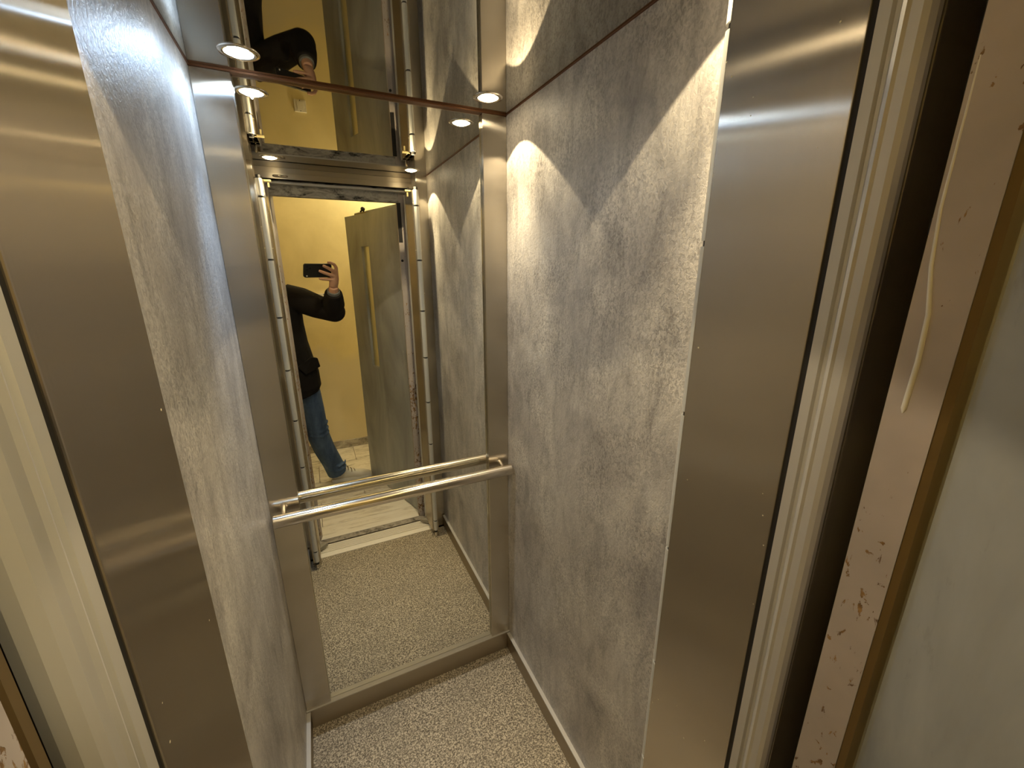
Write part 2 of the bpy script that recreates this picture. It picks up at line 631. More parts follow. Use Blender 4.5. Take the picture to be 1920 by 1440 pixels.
# ------------------------------------------------------------------ wall mirror
mr = thing('wall_mirror', 'tall frameless mirror filling the back wall between steel strips', 'mirror', (0.408, MY, 0.0873))
bm = bmesh.new()
abox(bm, 0.0832 - 0.408, 0.7328 - 0.408, 0.0, 0.0058, 0.0, H - 0.0055 - 0.0873)
link('mirror_glass', bm, 'mirror', mr)
bm = bmesh.new()
for x in (0.0845, 0.7315):
    abox(bm, x - 0.0012 - 0.408, x + 0.0012 - 0.408, -0.0012, 0.0, 0.0, H - 0.0055 - 0.0873)
abox(bm, 0.0845 - 0.408, 0.7315 - 0.408, -0.0012, 0.0, H - 0.0095 - 0.0873, H - 0.0055 - 0.0873)
link('ground_edge', bm, 'mirror_edge', mr)

# ------------------------------------------------------------------ handrail
hr = thing('handrail', 'round brushed steel handrail across the mirror', 'handrail', (0, 0, 0))
RY, RZ, RR = -0.047, 0.902, 0.0205


def xprof(bm, prof, y, z, n=40):
    rs = []
    for x, r in prof:
        rs.append([bm.verts.new((x, y + r * math.cos(2 * math.pi * k / n), z + r * math.sin(2 * math.pi * k / n))) for k in range(n)])
    for a, b in zip(rs, rs[1:]):
        for k in range(n):
            bm.faces.new((a[k], a[(k + 1) % n], b[(k + 1) % n], b[k]))
    bm.faces.new([bm.verts.new(v.co) for v in rs[0][::-1]])
    bm.faces.new([bm.verts.new(v.co) for v in rs[-1]])


bm = bmesh.new()
xprof(bm, [(0.0135, RR), (0.8015, RR)], RY, RZ)
o = link('bar', bm, 'steel_rail', hr, smooth=True)
for a, b in ((0.0105, 0.0135), (0.8015, 0.8045)):
    bm = bmesh.new()
    if a < 0.1:
        xprof(bm, [(a, RR - 0.003), (a + 0.001, RR - 0.0008), (b, RR)], RY, RZ)
    else:
        xprof(bm, [(a, RR), (b - 0.001, RR - 0.0008), (b, RR - 0.003)], RY, RZ)
    link('end_cap', bm, 'steel_rail', hr)
for bx_ in (0.040, 0.775):
    bm = bmesh.new()
    tube(bm, [(bx_, 0.002, RZ + 0.018), (bx_, -0.014, RZ + 0.017), (bx_, RY + 0.004, RZ + 0.008)], [0.009, 0.008, 0.008], 18)
    br = link('bracket', bm, 'steel_rail', hr, smooth=True)
    bm = bmesh.new()
    tube(bm, [(bx_, 0.002, RZ + 0.018), (bx_, -0.003, RZ + 0.018)], [0.0125, 0.0125], 20)
    link('rosette', bm, 'steel_rail', br)

# ------------------------------------------------------------------ ceiling downlights
LAB = ['cool white recessed downlight near mirror and bluish lit wall',
       'warm recessed downlight near mirror and steel strip of warm wall',
       'warm recessed downlight over the door leaf beside bluish lit wall',
       'warm recessed downlight over the door leaf beside warm lit wall']
for i, (lx, ly) in enumerate(LAMPS):
    cool = i == 0
    t = thing('ceiling_downlight', LAB[i], 'downlight', (lx, ly, H), group='recessed ceiling downlights')
    bm = bmesh.new()
    lathe(bm, [(0.0285, 0.006), (0.0285, -0.0015), (0.030, -0.003), (0.0405, -0.0016), (0.0420, 0.0), (0.0385, 0.0006), (0.0355, 0.0006), (0.0345, 0.006), (0.0285, 0.006)], n=48)
    link('bezel', bm, 'chrome', t, smooth=True)
    bm = bmesh.new()
    lathe(bm, [(0.0, -0.0085), (0.010, -0.0078), (0.019, -0.0055), (0.0255, -0.0022), (0.0288, 0.001), (0.0288, 0.010), (0.0, 0.010)], n=40)
    link('lens', bm, 'lens_cool' if cool else 'lens_warm', t, smooth=True)
    for nm, ang, bl, pw in (('beam', 162 if cool else 101, 0.5 if cool else 0.08, SPOT_W), ('core_beam', 58, 1.0, CORE_W)):
        ld = bpy.data.lights.new('downlight_' + nm, 'SPOT')
        ld.energy = pw * ((0.34 if nm == 'beam' else 0.8) if cool else 1.0)
        ld.color = COOL if cool else WARM
        ld.spot_size = math.radians(ang)
        ld.spot_blend = bl
        ld.shadow_soft_size = 0.003
        lo = bpy.data.objects.new('downlight_' + nm, ld)
        COL.objects.link(lo)
        lo.parent = t
        lo.location = (0, 0, -0.0125)

# ------------------------------------------------------------------ folding cabin door, one stack each side
RINGS = [0.113, 0.372, 0.633, 0.893, 1.155, 1.412, 1.675, 1.940]


def folding_stack(sx, xf, lab):
    """xf: plane of the visible face, sx=+1 when the stack lies at larger x"""
    t = thing('folding_door', lab, 'door', (xf, -1.0, 0.0), group='folded cabin door stacks')
    Y0, Y1, Y2 = -0.893 + 1.0, -1.054 + 1.0, -1.105 + 1.0

    def X(a, b):
        return (a, b) if sx > 0 else (-b, -a)

    def bx(name, xa, xb, ya, yb, za, zb, mat, par=t, bev=0.0):
        q = X(xa, xb)
        return box(name, (q[0], q[1], min(ya, yb), max(ya, yb), za, zb), mat, par, bevel=bev)
    bx('door_leaf', 0.0, 0.017, Y1, Y0, 0.035, 2.015, 'steel_leaf', bev=0.0012)
    bx('door_leaf', 0.021, 0.038, Y1 - 0.02, Y0, 0.035, 2.015, 'steel_leaf', bev=0.0012)
    # hinge tube
    hx, hy = sx * 0.019, Y0 + 0.006
    bm = bmesh.new()
    tube(bm, [(hx, hy, 0.03), (hx, hy, 2.028)], 0.0095, 14)
    rod = link('hinge_rod', bm, 'black_rubber', t, smooth=True)
    zs = [0.042] + RINGS + [2.018]
    for a, b in zip(zs, zs[1:]):
        bm = bmesh.new()
        tube(bm, [(hx, hy, a + 0.004), (hx, hy, b - 0.004)], 0.0125, 20)
        k = link('hinge_knuckle', bm, 'alu_tube', t)
        for p in k.data.polygons:
            p.use_smooth = len(p.vertices) == 4
    bm = bmesh.new()
    tube(bm, [(hx, hy, 0.004), (hx, hy, 0.03)], 0.009, 14)
    link('pivot_pin', bm, 'chrome', t)
    # gasket and ribbed edge profile
    bx('gasket', 0.002, 0.036, Y1 - 0.0065, Y1, 0.03, 2.015, 'black_gap')
    e = Y1 - 0.0065
    prof = [(0.001, 0), (0.001, -0.011), (0.005, -0.013), (0.005, -0.0165), (0.0, -0.020), (-0.0015, -0.024), (0.0005, -0.027),
            (0.0005, -0.036), (0.003, -0.041), (0.008, -0.0445), (0.014, -0.045), (0.02, -0.042), (0.02, 0)]
    pts = [(sx * a, e + b) for a, b in prof]
    if sx < 0:
        pts = pts[::-1]
    bm = bmesh.new()
    prism(bm, pts, 0.03, 2.015)
    link('edge_profile', bm, 'alu_white', t)
    # lower guide shoe and upper bracket
    bm = bmesh.new()
    pts = [(sx * -0.042, Y1 - 0.004), (sx * 0.012, Y1 + 0.040), (sx * 0.014, Y1 - 0.01)]
    if sx < 0:
        pts = pts[::-1]
    prism(bm, pts, 0.012, 0.034)
    link('guide_shoe', bm, 'nylon', t, bevel=0.002)
    bm = bmesh.new()
    abox(bm, *X(-0.028, 0.010), Y0 - 0.035, Y0 - 0.022, 2.008, 2.016)
    abox(bm, *X(-0.020, -0.012), Y0 - 0.034, Y0 - 0.024, 1.985, 2.008)
    link('top_bracket', bm, 'brass_dull', t, bevel=0.001)
    bm = bmesh.new()
    tube(bm, [(sx * 0.019, Y1, 2.012), (sx * 0.019, Y1, 2.050)], 0.006, 12)
    link('top_pivot', bm, 'chrome', t)
    return t


folding_stack(1, 0.7135, 'folded brushed steel cabin door leaves beside warm lit laminate wall')
folding_stack(-1, 0.067, 'folded brushed steel cabin door leaves beside bluish lit laminate wall')

# front posts of the cabin
tag(box('trim_6', (0.757, W + 0.03, -1.095, -0.9755, 0.0, H), 'steel_strip', bevel=0.0015), 'brushed steel front post behind folded leaves beside warm wall', 'trim', kind=S)
tag(box('trim_7', (-0.03, 0.025, -1.095, -0.9755, 0.0, H), 'steel_strip', bevel=0.0015), 'brushed steel front post behind folded leaves beside bluish wall', 'trim', kind=S)

# header with door track
hd = thing('door_header', 'brushed steel door header and track above the cabin entrance', 'header', (0.39, -1.08, 2.03))
box('header_beam', (-0.365, 0.367, -0.025, 0.0, 0.045, 0.0695), 'steel_skirt', hd)
box('track_cover', (-0.365, 0.367, -0.02, 0.012, 0.018, 0.0445), 'steel_skirt', hd, bevel=0.001)
box('track_rail', (-0.365, 0.367, -0.06, -0.028, 0.004, 0.014), 'alu_white', hd, bevel=0.001)
bm = bmesh.new()
tube(bm, [(-0.29, 0.016, 0.030), (-0.283, 0.024, 0.030), (-0.238, 0.024, 0.030), (-0.23, 0.016, 0.030), (-0.23, 0.010, 0.030)], 0.004, 10)
link('pull_loop', bm, 'chrome', hd, smooth=True)

# sill
sl = thing('door_sill', 'ribbed pale aluminium door sill at the cabin threshold', 'sill', (0.39, -1.03, 0.0))
box('base_plate', (-0.365, 0.367, -0.062, 0.0615, -0.035, -0.011), 'alu_sill', sl)
box('flat_strip', (-0.365, 0.367, 0.020, 0.0625, -0.0115, 0.003), 'alu_sill', sl, bevel=0.001)
for k in range(6):
    y = 0.013 - k * 0.0125
    box('rib', (-0.365, 0.367, y - 0.0088, y, -0.0115, 0.002), 'alu_sill', sl, bevel=0.001)

# ------------------------------------------------------------------ landing: frame, door, walls, floor
fr = thing('door_2', 'chipped pinkish grey steel door frame of the landing entrance', 'door frame', (0.39, -1.17, 0.0), kind=S)


def fp(pts):
    return [(x - 0.39, y + 1.17) for x, y in pts]


bm = bmesh.new()
prism(bm, fp([(0.684, -1.152), (0.705, -1.146), (0.80, -1.146), (0.80, -1.19), (0.687, -1.19)]), 0.0, 2.075)
jr = link('jamb', bm, 'chipped_paint', fr)
bm = bmesh.new()
prism(bm, fp([(-0.03, -1.149), (0.070, -1.149), (0.080, -1.19), (-0.03, -1.19)]), 0.0, 2.075)
jl = link('jamb', bm, 'chipped_paint', fr)
bm = bmesh.new()
prism(bm, fp([(0.070, -1.149), (0.705, -1.149), (0.687, -1.19), (0.080, -1.19)]), 1.985, 2.075)
link('lintel', bm, 'peeling_paint', fr)
bm = bmesh.new()
prism(bm, fp([(0.688, -1.1902), (0.712, -1.1902), (0.712, -1.1975), (0.691, -1.1965)]), 0.0, 1.985)
link('rebate_strip', bm, 'wood_strip', jr)
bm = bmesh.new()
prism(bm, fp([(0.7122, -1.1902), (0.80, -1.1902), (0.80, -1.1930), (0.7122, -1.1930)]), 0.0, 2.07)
link('dark_gap_strip', bm, 'black_rubber', jr)  # black strip added to darken the bright jamb face beside the door
bm = bmesh.new()
prism(bm, fp([(0.079, -1.1905), (0.06, -1.1905), (0.06, -1.1965), (0.077, -1.1965)]), 0.0, 1.985)
link('rebate_strip', bm, 'wood_strip', jl)
bm = bmesh.new()
prism(bm, fp([(0.6845, -1.1525), (0.7045, -1.1465), (0.7045, -1.1452), (0.6845, -1.1512)]), 1.775, 1.984)
link('black_patch', bm, 'black_gap', jr)  # thin black patch laid on the jamb lip near its top
bm = bmesh.new()
c0 = Vector((0.6945 - 0.39, -1.149 + 1.17, 1.676))
nrm = Vector((-0.28, 0.96, 0)).normalized()
tube(bm, [c0 - nrm * 0.004, c0 + nrm * 0.0015], 0.007, 16)
link('bolt_hole', bm, 'black_gap', jr)

bm = bmesh.new()
prism(bm, fp([(0.058, -1.121), (0.040, -1.121), (0.040, -1.130), (0.060, -1.130)]), 0.0, 2.07)
link('edge_strip', bm, 'wood_strip', jl)

bm = bmesh.new()
tube(bm, [Vector((0.6853 - 0.39, y + 1.17, z)) for y, z in ((-1.1555, 1.80), (-1.1555, 1.69), (-1.159, 1.643), (-1.1655, 1.602), (-1.167, 1.559), (-1.166, 1.515), (-1.166, 1.510))],
     [0.0012, 0.0016, 0.0018, 0.0020, 0.0022, 0.0023, 0.0006], 8)
link('paint_drip', bm, 'white_plastic', jr, smooth=True)

# the open landing door, hinged on the frame
D0 = Vector((0.6975, -1.2035, 0.0))
T = Vector((-0.2990, -0.9543, 0.0)).normalized()
ang = math.atan2(T.y, T.x)
# local frame: +x along the door away from the hinge, -y is the face towards the cabin
ld_ = thing('door_1', 'grey steel landing door standing open with a tall slit window', 'door', D0, ang, kind=S)
# local y sign of the inner face: inner normal (-.954,.299) -> local
inn = -1.0
DW, DT, DZ0, DZ1 = 0.757, 0.040, 0.006, 1.975
WX0, WX1, WZ0, WZ1 = 0.415, 0.535, 0.95, 1.777
y_in, y_out = 0.0, 0.040
bm = bmesh.new()
for b in ((0, WX0, y_in, y_out, DZ0, DZ1), (WX1, DW, y_in, y_out, DZ0, DZ1), (WX0, WX1, y_in, y_out, DZ0, WZ0), (WX0, WX1, y_in, y_out, WZ1, DZ1)):
    abox(bm, *b)
bmesh.ops.remove_doubles(bm, verts=bm.verts, dist=1e-5)
seen = {}
dead = []
for f in bm.faces:                      # drop the inner walls between the four plates
    k = tuple(round(v, 4) for v in f.calc_center_median())
    if k in seen:
        dead += [f, seen[k]]
    seen[k] = f
bmesh.ops.delete(bm, geom=list(set(dead)), context='FACES')
link('door_leaf', bm, 'door_grey', ld_)
for b in ((WX0, WX0 + 0.004, 0.001, 0.039, WZ0, WZ1), (WX1 - 0.004, WX1, 0.001, 0.039, WZ0, WZ1), (WX0, WX1, 0.001, 0.039, WZ0, WZ0 + 0.004), (WX0, WX1, 0.001, 0.039, WZ1 - 0.004, WZ1)):
    box('window_frame', b, 'door_grey', ld_)
box('window_pane', (WX0 + 0.003, WX1 - 0.003, 0.017, 0.022, WZ0 + 0.003, WZ1 - 0.003), 'door_glass', ld_)
box('outer_plate', (0.03, 0.68, y_out, y_out + 0.004, 1.84, 1.997), 'door_grey', ld_)
bm = bmesh.new()
abox(bm, 0.45, 0.62, 0.012, 0.034, 1.975, 1.985)
link('closer_plate', bm, 'window_trim', ld_, bevel=0.001)
bm = bmesh.new()
tube(bm, [(0.48, 0.022, 1.985), (0.505, 0.020, 2.005), (0.53, 0.018, 1.992)], [0.006, 0.006, 0.006], 10)
ball(bm, (0.497, 0.020, 2.006), 0.014, 3)
link('closer_roller', bm, 'black_rubber', ld_, smooth=True)
box('floor_hinge', (-0.004, 0.05, 0.004, 0.036, 0.0005, 0.0055), 'chrome', ld_)

# walls of the landing
for nm, b, mt, lab in (
        ('wall_landing_far', (-1.5, 2.2, HALL_Y - 0.05, HALL_Y, 0.0, 2.75), 'yellow_plaster', 'yellow plaster wall of the landing behind the photographer'),
        ('wall_landing_left', (-1.55, -1.5, HALL_Y, -1.19, 0.0, 2.75), 'yellow_plaster', 'yellow plaster end wall of the landing'),
        ('wall_landing_right', (2.2, 2.25, HALL_Y, -1.19, 0.0, 2.75), 'yellow_plaster', 'yellow plaster end wall of landing behind the open door'),
        ('wall_shaft_left', (-1.5, -0.03, -1.19, -1.15, 0.0, 2.75), 'yellow_plaster', 'yellow plaster wall beside the landing door frame'),
        ('wall_shaft_right', (0.80, 2.2, -1.19, -1.15, 0.0, 2.75), 'yellow_plaster', 'yellow plaster wall on the hinge side of the landing door'),
        ('wall_shaft_top', (-0.03, 0.80, -1.19, -1.15, 2.075, 2.75), 'yellow_plaster', 'yellow plaster wall above the landing door frame')):
    tag(box(nm, b, mt), lab, 'wall', kind=S)
tag(box('ceiling_landing', (-1.5, 2.2, HALL_Y, -1.15, 2.75, 2.79), 'hall_white'), 'off white plaster ceiling of the landing', 'ceiling', kind=S)

# marble floor: running bond tiles in a grout bed
fl = thing('floor_landing', 'pale veined marble tile floor of the landing', 'floor', (0, 0, 0), kind=S)
box('grout_bed', (-1.5, 2.2, HALL_Y, -1.105, -0.04, -0.003), 'grout', fl)
rows = [(-1.1535, -1.300), (-1.300, -1.617), (-1.617, -1.934), (-1.934, -2.251), (-2.251, -2.568)]
cache = {}
for r, (ya, yb) in enumerate(rows):
    off = 0.083 if r % 2 == 1 else 0.385
    x = off - 0.6 * 3
    if r == 0:
        x = -1.2
    while x < 2.2:
        ln = 0.6 if r else 2.0
        x0, x1 = max(x, -1.5), min(x + ln, 2.2)
        if x1 - x0 > 0.02:
            key = (r, round(x1 - x0, 3))
            if key not in cache:
                bm = bmesh.new()
                abox(bm, 0.0015, x1 - x0 - 0.0015, yb - ya + 0.0015, -0.0015, -0.02, 0.0)
                ob = link('tile', bm, 'marble' if r > 1 else 'marble_pale_lit', fl, bevel=0.0012, seg=1)
                cache[key] = ob
            else:
                ob = cache[key].copy()
                COL.objects.link(ob)
            ob.location = (x0, ya, random.uniform(-0.0008, 0.0))
        x += ln
box('concrete_edge', (-0.03, 0.80, -1.152, -1.106, -0.03, -0.002), 'concrete', fl)

bb = thing('baseboard_landing', 'grey veined marble skirting tiles along the yellow wall', 'baseboard', (0, HALL_Y, 0), kind=S)
x = -1.5
while x < 2.2:
    x1 = min(x + 0.40, 2.2)
    box('skirting_tile', (x + 0.0012, x1 - 0.0012, 0.0, 0.012, 0.0, 0.075), 'marble_dark', bb, bevel=0.001, seg=1)
    x = x1

# socket on the far wall
sk = thing('wall_socket', 'white square switch plate on the yellow wall', 'switch', (0.292, HALL_Y, 1.385))
box('cover_plate', (-0.041, 0.041, 0.0, 0.014, -0.041, 0.041), 'white_plastic', sk, bevel=0.002)
box('rocker', (-0.022, 0.022, 0.014, 0.018, -0.03, 0.03), 'white_plastic', sk, bevel=0.0015)
for zz in (-0.035, 0.035):
    bm = bmesh.new()
    tube(bm, [(0.0, 0.0135, zz), (0.0, 0.0155, zz)], 0.0035, 10)
    link('screw', bm, 'black_rubber', sk)


# ------------------------------------------------------------------ the phone


def PH(a, b, c):
    """a: along the phone, b: up, c: towards the cabin, from the lens"""
    return CAM + RIGHT * a + UP * b + FWD * c


pho = thing('smartphone', 'black smartphone held sideways in the photographer\'s hand', 'phone', PH(0.064, -0.024, -0.0085))
pho.rotation_euler = Matrix((RIGHT, UP, -FWD)).transposed().to_euler()


def rounded_slab(bm, x0, x1, y0, y1, z0, z1, r, n=8):
    pts = []
    for cx, cy, a0 in ((x1 - r, y1 - r, 0), (x0 + r, y1 - r, 90), (x0 + r, y0 + r, 180), (x1 - r, y0 + r, 270)):
        for k in range(n + 1):
            t = math.radians(a0 + 90 * k / n)
            pts.append((cx + r * math.cos(t), cy + r * math.sin(t)))
    prism(bm, pts, z0, z1)


# phone space: x along, y up, z backwards (towards the user); lens axis at (-0.064, 0.024)
bm = bmesh.new()
rounded_slab(bm, -0.082, 0.082, -0.040, 0.040, -0.0045, 0.0045, 0.012)
link('phone_body', bm, 'phone_case', pho, bevel=0.0012)
bm = bmesh.new()
rounded_slab(bm, -0.078, 0.078, -0.036, 0.036, 0.0044, 0.0052, 0.009)
link('screen', bm, 'phone_screen', pho)
bm = bmesh.new()
rounded_slab(bm, -0.080, -0.042, -0.002, 0.038, -0.0060, -0.0044, 0.008)
bump_ = link('camera_bump', bm, 'phone_case', pho)
for lx, ly in ((-0.064, 0.024), (-0.064, 0.006), (-0.049, 0.015)):
    bm = bmesh.new()
    lathe(bm, [(0.0, -0.0068), (0.006, -0.0068), (0.0072, -0.0074), (0.0078, -0.0066), (0.0078, -0.0058), (0.0, -0.0058)], (lx, ly, 0), 24)
    link('lens', bm, 'phone_lens', bump_)
bm = bmesh.new()
lathe(bm, [(0.0, -0.0056), (0.0035, -0.0056), (0.0040, -0.0050), (0.0040, -0.0044), (0.0, -0.0044)], (-0.064, -0.030, 0), 18)
link('flash', bm, 'phone_led', pho)

# ------------------------------------------------------------------ the photographer
ps = thing('person', 'person in a dark jacket and blue jeans photographing with a phone', 'person', (0, 0, 0))

SHO_R = Vector((0.075, -1.745, 1.455))
ELB = Vector((0.318, -1.595, 1.365))
WRI = PH(0.166, -0.125, -0.012)
bm = bmesh.new()
# legs
tube(bm, [(0.045, -1.75, 0.92), (0.09, -1.775, 0.70), (0.115, -1.80, 0.49), (0.135, -1.83, 0.36), (0.20, -1.885, 0.12), (0.210, -1.916, 0.06)], [0.085, 0.075, 0.055, 0.056, 0.034, 0.022], 16)
tube(bm, [(-0.13, -1.75, 0.92), (-0.17, -1.75, 0.70), (-0.20, -1.75, 0.49), (-0.215, -1.765, 0.36), (-0.235, -1.79, 0.12), (-0.24, -1.81, 0.06)], [0.085, 0.075, 0.055, 0.056, 0.036, 0.026], 16)
tube(bm, [(0.205, -1.9185, 0.055), (0.30, -1.907, 0.045), (0.40, -1.895, 0.036)], [0.022, 0.022, 0.016], 14)
tube(bm, [(-0.24, -1.81, 0.045), (-0.26, -1.70, 0.04), (-0.275, -1.62, 0.036)], [0.028, 0.026, 0.018], 14)
# trunk
ellipse_loft(bm, [((-0.04, -1.75, 0.86), (0.15, 0, 0), (0, 0.10, 0)), ((-0.045, -1.75, 0.95), (0.17, 0, 0), (0, 0.115, 0)),
                  ((-0.055, -1.75, 1.10), (0.145, 0, 0), (0, 0.10, 0)), ((-0.07, -1.75, 1.28), (0.165, 0, 0), (0, 0.115, 0)),
                  ((-0.085, -1.75, 1.42), (0.175, 0, 0), (0, 0.105, 0)), ((-0.09, -1.755, 1.50), (0.12, 0, 0), (0, 0.075, 0)), ((-0.095, -1.755, 1.54), (0.06, 0, 0), (0, 0.06, 0))])
# neck and head
tube(bm, [(-0.095, -1.755, 1.50), (-0.10, -1.74, 1.62)], [0.062, 0.056], 18)
ellipse_loft(bm, [((-0.10, -1.695, 1.585), (0.030, 0, 0), (0, 0.030, 0)), ((-0.10, -1.705, 1.60), (0.050, 0, 0), (0, 0.055, 0)), ((-0.10, -1.71, 1.635), (0.063, 0, 0), (0, 0.080, 0)),
                  ((-0.10, -1.72, 1.68), (0.073, 0, 0), (0, 0.092, 0)), ((-0.10, -1.725, 1.72), (0.077, 0, 0), (0, 0.098, 0)), ((-0.10, -1.73, 1.765), (0.074, 0, 0), (0, 0.095, 0)),
                  ((-0.10, -1.735, 1.80), (0.058, 0, 0), (0, 0.075, 0)), ((-0.10, -1.735, 1.82), (0.03, 0, 0), (0, 0.04, 0))])
tube(bm, [(-0.10, -1.632, 1.715), (-0.10, -1.612, 1.685), (-0.10, -1.606, 1.668), (-0.10, -1.625, 1.660)], [0.009, 0.011, 0.014, 0.012], 10)
for s in (-1, 1):
    ball(bm, (-0.10 + s * 0.079, -1.735, 1.70), 0.018, 2, (0.45, 0.8, 1.6))
    ball(bm, (-0.10 + s * 0.031, -1.640, 1.722), 0.014, 2, (1.5, 0.6, 0.6))
# right arm to the phone
tube(bm, [SHO_R, SHO_R.lerp(ELB, 0.5), ELB, ELB.lerp(WRI, 0.4), WRI], [0.058, 0.048, 0.042, 0.040, 0.026], 16)
# left arm hanging
tube(bm, [(-0.265, -1.75, 1.45), (-0.30, -1.76, 1.30), (-0.32, -1.77, 1.16), (-0.325, -1.74, 1.02), (-0.32, -1.71, 0.90)], [0.058, 0.05, 0.042, 0.038, 0.027], 16)
lw = Vector((-0.32, -1.71, 0.90))
ellipse_loft(bm, [(lw, (0.018, 0, 0), (0, 0.028, 0)), (lw + Vector((0, 0.01, -0.05)), (0.016, 0, 0), (0, 0.040, 0)), (lw + Vector((0, 0.015, -0.095)), (0.013, 0, 0), (0, 0.038, 0))], 16)
for k, (dy, ln) in enumerate(((0.042, 0.070), (0.020, 0.080), (-0.002, 0.074), (-0.022, 0.058))):
    b0 = lw + Vector((0, dy, -0.085))
    tube(bm, [b0, b0 + Vector((0.006, 0.006, -ln * 0.45)), b0 + Vector((0.022, 0.010, -ln * 0.8)), b0 + Vector((0.036, 0.010, -ln))], [0.0095, 0.0088, 0.008, 0.006], 10)
tube(bm, [lw + Vector((0.004, 0.03, -0.02)), lw + Vector((0.018, 0.055, -0.05)), lw + Vector((0.026, 0.062, -0.085))], [0.012, 0.010, 0.007], 10)
# right hand: palm at the end of the phone, fingers over its back


def hp(*pts):
    return [PH(*p) for p in pts]


ellipse_loft(bm, [(WRI, RIGHT * 0.027, FWD * 0.019), (PH(0.165, -0.100, -0.006), RIGHT * 0.029, FWD * 0.019),
                  (PH(0.163, -0.078, -0.003), RIGHT * 0.031 + UP * 0.006, FWD * 0.017), (PH(0.167, -0.050, -0.001), RIGHT * 0.021 + UP * 0.006, FWD * 0.015),
                  (PH(0.172, -0.022, 0.000), RIGHT * 0.013, FWD * 0.013)], 18)
tube(bm, hp((0.174, -0.028, 0.000), (0.172, -0.004, 0.001), (0.160, 0.014, 0.000), (0.140, 0.023, -0.003), (0.120, 0.0235, -0.005)), [0.0118, 0.0105, 0.0098, 0.0092, 0.0074], 12)      # index, along the top edge
tube(bm, hp((0.168, -0.036, 0.002), (0.146, -0.020, 0.0065), (0.116, -0.004, 0.0058), (0.088, 0.008, 0.0045)), [0.0120, 0.0108, 0.0100, 0.0080], 12)   # middle
tube(bm, hp((0.160, -0.056, 0.002), (0.130, -0.045, 0.0065), (0.096, -0.033, 0.0058), (0.066, -0.022, 0.0045)), [0.0120, 0.0108, 0.0100, 0.0080], 12)  # ring
tube(bm, hp((0.150, -0.076, 0.001), (0.124, -0.0755, 0.000), (0.096, -0.0735, -0.003), (0.072, -0.0715, -0.006)), [0.0108, 0.0095, 0.0088, 0.0070], 12)  # little, under the lower edge
tube(bm, hp((0.160, -0.088, -0.008), (0.146, -0.070, -0.022), (0.130, -0.048, -0.0235), (0.112, -0.030, -0.0215)), [0.015, 0.0115, 0.010, 0.0072], 12)  # thumb, on the screen side
body = fuse('body', bm, 'skin', 0.0036, ps, 3)

# eyes, mouth
for s in (-1, 1):
    bm = bmesh.new()
    ball(bm, (-0.10 + s * 0.031, -1.640, 1.714), 0.0115, 2)
    e = link('eye', bm, 'eye_white', body, smooth=True)
    bm = bmesh.new()
    ball(bm, (-0.10 + s * 0.031, -1.6305, 1.714), 0.0045, 2, (1, 0.5, 1))
    link('iris', bm, 'hair', body, smooth=True)
bm = bmesh.new()
ball(bm, (-0.10, -1.634, 1.638), 0.012, 2, (1.9, 0.55, 0.6))
link('mouth', bm, 'lips', body, smooth=True)
bm = bmesh.new()
ellipse_loft(bm, [((-0.10, -1.775, 1.655), (0.060, 0, 0), (0, 0.052, 0)), ((-0.10, -1.770, 1.70), (0.080, 0, 0), (0, 0.075, 0)), ((-0.10, -1.755, 1.745), (0.083, 0, 0), (0, 0.094, 0)),
                  ((-0.10, -1.735, 1.78), (0.079, 0, 0), (0, 0.102, 0)), ((-0.10, -1.733, 1.815), (0.060, 0, 0), (0, 0.080, 0)), ((-0.10, -1.735, 1.836), (0.03, 0, 0), (0, 0.04, 0))])
fuse('hair', bm, 'hair', 0.006, ps, 2)
# nails of the two fingers on the phone back
for p in (PH(0.087, 0.0085, 0.0120), PH(0.0655, -0.0215, 0.0120)):
    bm = bmesh.new()
    ball(bm, (0, 0, 0), 0.004, 2, (1.3, 1.0, 0.25))
    bmesh.ops.transform(bm, matrix=Matrix.Translation(p) @ Matrix((RIGHT, UP, FWD)).transposed().to_4x4(), verts=bm.verts)
    link('fingernail', bm, 'nail', body, smooth=True)

# jacket
CUF = ELB.lerp(WRI, 0.78)
bm = bmesh.new()
ellipse_loft(bm, [((-0.035, -1.75, 0.765), (0.205, 0, 0.045), (0, 0.150, 0)), ((-0.032, -1.75, 0.83), (0.220, 0, 0.02), (0, 0.155, 0)), ((-0.036, -1.75, 0.95), (0.220, 0, 0), (0, 0.150, 0)),
                  ((-0.045, -1.75, 1.05), (0.205, 0, 0), (0, 0.142, 0)), ((-0.058, -1.75, 1.16), (0.198, 0, 0), (0, 0.136, 0)), ((-0.07, -1.75, 1.28), (0.200, 0, 0), (0, 0.138, 0)),
                  ((-0.085, -1.75, 1.41), (0.215, 0, 0), (0, 0.132, 0)), ((-0.09, -1.753, 1.50), (0.165, 0, 0), (0, 0.105, 0)), ((-0.095, -1.755, 1.545), (0.105, 0, 0), (0, 0.082, 0)), ((-0.097, -1.755, 1.575), (0.078, 0, 0), (0, 0.075, 0))], 32)
tube(bm, [SHO_R + Vector((-0.03, 0, 0.0)), SHO_R.lerp(ELB, 0.25), SHO_R.lerp(ELB, 0.6) + Vector((0, 0, -0.006)), ELB + Vector((0.0, 0.0, -0.004)), ELB.lerp(WRI, 0.3), ELB.lerp(WRI, 0.6), CUF],
     [0.085, 0.083, 0.077, 0.068, 0.066, 0.058, 0.050], 20)
ball(bm, ELB + Vector((0.004, -0.006, -0.004)), 0.067, 3)
tube(bm, [(-0.25, -1.75, 1.45), (-0.29, -1.76, 1.32), (-0.32, -1.77, 1.16), (-0.325, -1.745, 1.03), (-0.32, -1.72, 0.93)], [0.083, 0.078, 0.066, 0.060, 0.050], 20)
rng = random.Random(3)
